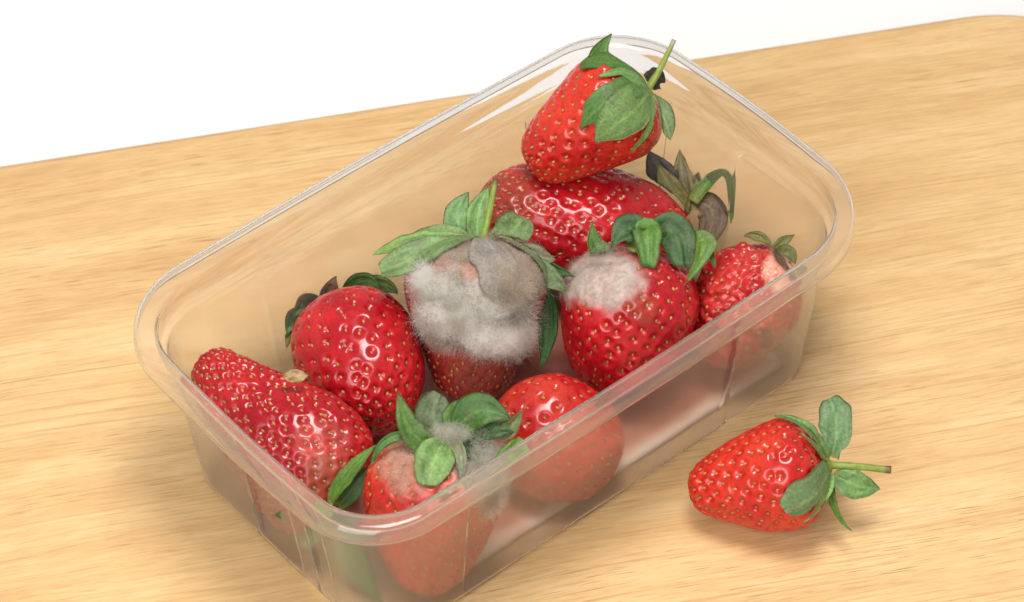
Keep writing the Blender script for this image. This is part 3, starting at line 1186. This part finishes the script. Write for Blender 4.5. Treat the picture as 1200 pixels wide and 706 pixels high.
b.sepal([(552, 288, 3), (500, 298, 8), (446, 318, 8)], 42, 'sage', shape='round', hint=(-0.1, 0.5, 0.8))
b.sepal([(556, 284, 0), (518, 274, 1), (479, 277, 0)], 24, 'sage', shape='oval', hint=(0, 0.5, 0.8))
b.sepal([(556, 284, -1), (536, 258, -2), (549, 226, -4)], 36, 'sage', shape='oval')
b.sepal([(562, 284, 0), (560, 254, 0), (573, 218, -1)], 28, 'light', shape='oval')
b.sepal([(572, 286, -1), (600, 270, -1), (612, 254, -3)], 46, 'sage', shape='round', hint=(0.2, -0.1, 1))
b.sepal([(564, 290, 4), (578, 318, 10), (588, 352, 12)], 50, 'dusty', shape='oval', mould=0.45, label='dusty grey sepal furred with mould')
b.sepal([(585, 290, 1), (622, 300, 4), (650, 304, 3)], 30, 'olive', shape='oval', mould=0.3)
b.sepal([(600, 294, 1), (640, 312, 3), (674, 324, 2)], 20, 'deep', shape='point')
b.sepal([(606, 300, 3), (640, 322, 5), (664, 342, 4)], 26, 'mid', shape='oval', mould=0.2)
b.sepal([(636, 330, -6), (642, 380, -8), (634, 432, -8)], 24, 'deep', shape='oval', push=False)
b.stem([(564, 288, 1), (572, 256, 1), (581, 210, 0)], 1.15, 0.75, tip=(0.14, 0.12, 0.04))
b.mould(46000, 3.0, 3, radius=0.000013, mat=MOULD_GREY)
b.puff(600, 330, 17, 8, 7, 3, 3500, 3.0, 29, 0.000013, MOULD_GREY)
b.puff(548, 302, 12, 9, 3, 3, 2000, 2.4, 30, 0.000012, MOULD_GREY)
b.mould(44000, 5.4, 21, radius=0.000015, mat=MOULD_WHITE, only=[(-10, 6, 5.5), (-6, 0, 6), (2, -4, 6), (10, -3, 5), (-13, 11, 3.5)])
b.mould(500, 7.0, 61, radius=0.000014, wild=0.9, mat=MOULD_WHITE)
b.mould(7000, 4.0, 62, radius=0.000013, mat=MOULD, only=[(4, -9, 4), (-9, -6, 4), (12, -8, 4), (-15, 2, 4)])
b.puff(536, 372, 21, 11, 6, 3, 3500, 3.4, 9, 0.000015, MOULD_WHITE)
b.puff(572, 398, 20, 8, 4, 3, 2200, 3.4, 19, 0.000015, MOULD_WHITE)

# ---- the berry with a mouldy shoulder
b = Berry('round red strawberry with a grey mouldy patch under its curled leaves', (735, 381), 0.0255, (0.10, 0.94, 0.30), 42,
          [(0, 0), (1.2, 6.4), (4.6, 11.6), (12, 16.2), (22, 18.8), (30, 19.0), (36, 16.4), (40, 11), (41.8, 5), (41.4, 0)],
          CRIM, 17, spacing=4.3, pit=0.85, patches=[(-7.0, 13.0, 10.0, 'mould', 0.93, -8, 1.4), (3, 5, 5, 'brown', 0.3)])
b.collar(745, 292, 0, 2.4)
b.sepal([(718, 300, -1), (700, 290, -2), (694, 260, -3)], 30, 'mid', shape='point', hint=(0.3, 0.2, 0.9))
b.sepal([(748, 294, 0), (738, 268, 1), (716, 290, 3)], 40, 'deep', shape='oval', hint=(0, 0.4, 0.9))
b.sepal([(752, 284, 0), (758, 270, 5), (760, 316, 9)], 32, 'bright', shape='round', hint=(0, 0.3, 1))
b.sepal([(760, 290, -1), (786, 270, 1), (800, 312, 4)], 46, 'deep', shape='round', hint=(0.1, 0.4, 0.9))
b.sepal([(790, 300, 0), (826, 284, 4), (804, 332, 7)], 27, 'bright', shape='oval', hint=(0.2, 0.3, 0.9))
b.sepal([(800, 298, -1), (826, 292, 1), (838, 314, 2)], 14, 'mid', shape='blade')
b.mould(15000, 1.8, 5, radius=0.000011)
b.mould(9000, 1.3, 55, radius=0.000010, mat=MOULD_GREY)
b.puff(716, 298, 2, 6, 3, 3, 700, 2.5, 4, 0.000012)

# ---- the shrunken berry by the right wall
b = Berry('crinkled strawberry with withered leaves against the right end of the punnet', (868, 360), 0.0245, (0.50, 0.80, 0.30), 37,
          [(0, 0), (1, 5), (4, 9), (11, 12.8), (19, 14.6), (26, 14.4), (31.5, 11.8), (35, 8), (36.6, 4), (36.4, 0)],
          ((0.42, 0.010, 0.016), (0.54, 0.035, 0.030)), 23, spacing=4.2, pit=0.5,
          patches=[(-2, 4, 17, 'wrinkle', 1.0), (10.0, 10.5, 5.4, 'pale', 0.95), (10, -14, 8, 'pale', 0.4), (6, -9, 3, 'dark', 0.9)])
b.collar(908, 302, 0, 2.0, (0.22, 0.17, 0.07))
b.sepal([(904, 302, 0), (892, 280, 0), (872, 277, 0)], 14, 'olive', shape='oval')
b.sepal([(908, 303, 0), (916, 286, 1), (931, 276, 0)], 18, 'olive', shape='point')
b.sepal([(908, 306, 0), (922, 298, 1), (932, 310, 1)], 22, 'olive', shape='oval')
b.sepal([(904, 304, 1), (908, 318, 3), (914, 330, 3)], 16, 'brown', shape='point')

# ---- the round shiny berry on the left
b = Berry('round glossy crimson strawberry with tip down, between long berry and mouldy berry', (421, 425), 0.0245, (-0.30, 0.80, -0.52), 43,
          [(0, 0), (1.4, 6.2), (5, 11.2), (12, 15.6), (21, 17.7), (30, 17.4), (37, 14.4), (41, 9), (43, 4.4), (42.4, 0)],
          CRIM, 29, spacing=4.9, pit=0.85, pit_r=1.0)
b.sepal([(384, 356, -2), (388, 340, 4), (394, 324, 6)], 26, 'brown', shape='point', push=False)
b.sepal([(374, 366, -2), (360, 356, 5), (345, 372, 8)], 24, 'deep', shape='oval', push=False)
b.sepal([(366, 372, -2), (346, 372, 4), (337, 392, 8)], 22, 'mid', shape='oval', push=False)
b.sepal([(360, 380, -2), (344, 388, 4), (336, 408, 8)], 20, 'olive', shape='point', push=False)
b.sepal([(400, 350, -2), (424, 330, 3), (444, 338, 6)], 22, 'deep', shape='oval', push=False)
b.sepal([(404, 352, -2), (440, 334, 2), (466, 344, 5)], 24, 'mid', shape='oval', push=False)
b.collar(378, 366, -3, 2.4, (0.12, 0.13, 0.04))

# ---- the long berry at the left end
b = Berry('long tapering strawberry whose tip points to the left end of the punnet', (319, 505), 0.0285, (0.68, -0.70, 0.08), 56,
          [(0, 0), (0.9, 3.8), (3, 6.3), (8, 8.6), (17, 12.2), (26, 16.2), (35, 18.6), (43, 19.0), (49.5, 16.8), (53.6, 11.5), (55.6, 6), (55.2, 0)],
          CRIM, 31, spacing=3.8, pit=0.75, flat=0.74, dents=[(3, 14, 6, 6, 1.8)], patches=[(16, -12, 7, 'brown', 0.5), (14, -3, 8, 'pale', 0.12)])
b.sepal([(386, 590, 10), (408, 556, 13), (440, 522, 12)], 22, 'bright', shape='oval', push=False, hint=(-0.4, 0.3, 0.8))
b.sepal([(396, 594, 8), (412, 574, 11), (434, 546, 10)], 24, 'deep', shape='oval', push=False)
b.sepal([(386, 592, -2), (410, 650, 2), (448, 706, 4)], 40, 'mid', shape='oval', push=False)
b.sepal([(380, 590, 0), (350, 600, 6), (322, 604, 9)], 26, 'mid', shape='oval', push=False)
b.sepal([(386, 592, 0), (368, 626, 4), (352, 640, 6)], 24, 'mid', shape='oval', push=False)
b.collar(392, 590, 0, 2.4, (0.14, 0.17, 0.04))

# ---- the mouldy berry in the near corner
b = Berry('brownish fuzzy strawberry with white mould in the near corner, leaf drooping over its front', (506, 610), 0.0215, (0.06, 0.88, 0.44), 43,
          [(0, 0), (0.8, 4.5), (3.5, 8.6), (11, 12.6), (22, 16.6), (30, 18.0), (36.5, 16.6), (41, 12), (42.8, 6), (42.4, 0)],
          ((0.56, 0.020, 0.016), (0.66, 0.05, 0.025)), 37, spacing=4.3, pit=0.6, flat=0.86,
          patches=[(-4, 17.5, 11.5, 'film', 0.85, -14), (13, 13, 8, 'mould', 0.9, -12)])
b.collar(524, 512, 1, 2.4, (0.26, 0.24, 0.16))
b.sepal([(514, 520, 1), (484, 508, 3), (467, 460, 2)], 30, 'mid', shape='oval', hint=(0.3, 0, 0.9))
b.sepal([(520, 516, -1), (508, 490, -2), (516, 462, -3)], 42, (0.13, 0.17, 0.085), shape='round')
b.sepal([(524, 516, 4), (510, 536, 8), (503, 570, 10)], 46, 'light', shape='round', hint=(0, 0.2, 1), cup=0.1)
b.sepal([(528, 510, 0), (536, 488, 0), (546, 466, -2)], 34, 'mid', shape='oval')
b.sepal([(556, 512, 2), (580, 500, 4), (604, 506, 4)], 34, 'deep', shape='oval', hint=(0, 0.4, 0.9))
b.sepal([(534, 508, 1), (560, 482, 4), (598, 492, 5)], 42, (0.06, 0.15, 0.035), shape='oval', hint=(0.1, 0.2, 0.9))
b.sepal([(534, 512, 0), (548, 500, 1), (552, 474, 0)], 30, 'deep', shape='oval')
b.sepal([(536, 516, 1), (556, 528, 2), (578, 520, 3)], 36, 'deep', shape='oval')
b.sepal([(612, 514, 4), (596, 532, 6), (570, 552, 7)], 20, 'bright', shape='oval', hint=(0, 0.3, 0.9))
b.sepal([(584, 512, 3), (600, 500, 4), (612, 480, 4)], 22, 'olive', shape='point')
b.sepal([(532, 516, 4), (540, 536, 8), (540, 562, 9)], 20, 'olive', shape='blade', mould=0.35)
b.sepal([(512, 520, 0), (462, 512, 2), (436, 544, 0)], 16, 'mid', shape='blade')
b.mould(44000, 2.2, 6, radius=0.000011)
b.puff(572, 554, 2, 6, 12, 6, 14000, 3.6, 12, 0.000011)
b.puff(528, 508, 5, 6, 3, 3, 2600, 2.4, 14, 0.000011)

# ---- the glossy berry behind the front wall
b = Berry('smooth glossy strawberry pressed behind the long front wall of the punnet', (652, 515), 0.0172, (-0.84, 0.35, 0.20), 37,
          [(0, 0), (1.6, 7), (5, 11.6), (11, 15.2), (18, 17.0), (25, 16.6), (31, 13.4), (35, 9), (36.8, 4.6), (36.4, 0)],
          ((0.52, 0.014, 0.014), (0.62, 0.06, 0.03)), 41, spacing=5.2, pit=0.75, flat=0.82)

# ---- dry scrap resting on the long berry
c = at_depth(346, 441, depth_of(at(346, 441, 0.045)))
nu, nv = 14, 9
U, Vv = np.meshgrid(np.linspace(-1, 1, nu), np.linspace(-1, 1, nv), indexing='ij')
h = fnoise(np.stack([U, Vv, U * 0], -1), 2.1, 77, 3)
G = c + (U * 3.4 * (1 - 0.25 * Vv ** 2))[..., None] * MM * RT + (Vv * 1.8 * np.sqrt(np.clip(1 - 0.8 * U ** 2, 0.05, 1)))[..., None] * MM * UP + (h * 1.5)[..., None] * MM * TW
B2 = G - 0.0006 * TW
Vs = np.vstack([G.reshape(-1, 3), B2.reshape(-1, 3)])
Fs = []
n0 = nu * nv
for i in range(nu - 1):
    for j in range(nv - 1):
        a = i * nv + j
        Fs += [(a, a + nv, a + nv + 1, a + 1), (n0 + a, n0 + a + 1, n0 + a + nv + 1, n0 + a + nv)]
rim = [i * nv for i in range(nu)] + [(nu - 1) * nv + j for j in range(1, nv)] + [i * nv + nv - 1 for i in range(nu - 2, -1, -1)] + [j for j in range(nv - 2, 0, -1)]
for k in range(len(rim)):
    a, b_ = rim[k], rim[(k + 1) % len(rim)]
    Fs.append((a, n0 + a, n0 + b_, b_))
cs = np.array((0.40, 0.26, 0.12)) * (1 + 0.5 * h.reshape(-1, 1))
tag(mesh_obj('leaf_scrap', Vs, Fs, LEAF, None, c, np.clip(np.vstack([cs, cs]), 0, 1)), 'small dry brown scrap caught between the long and the round berry', 'leaf scrap')
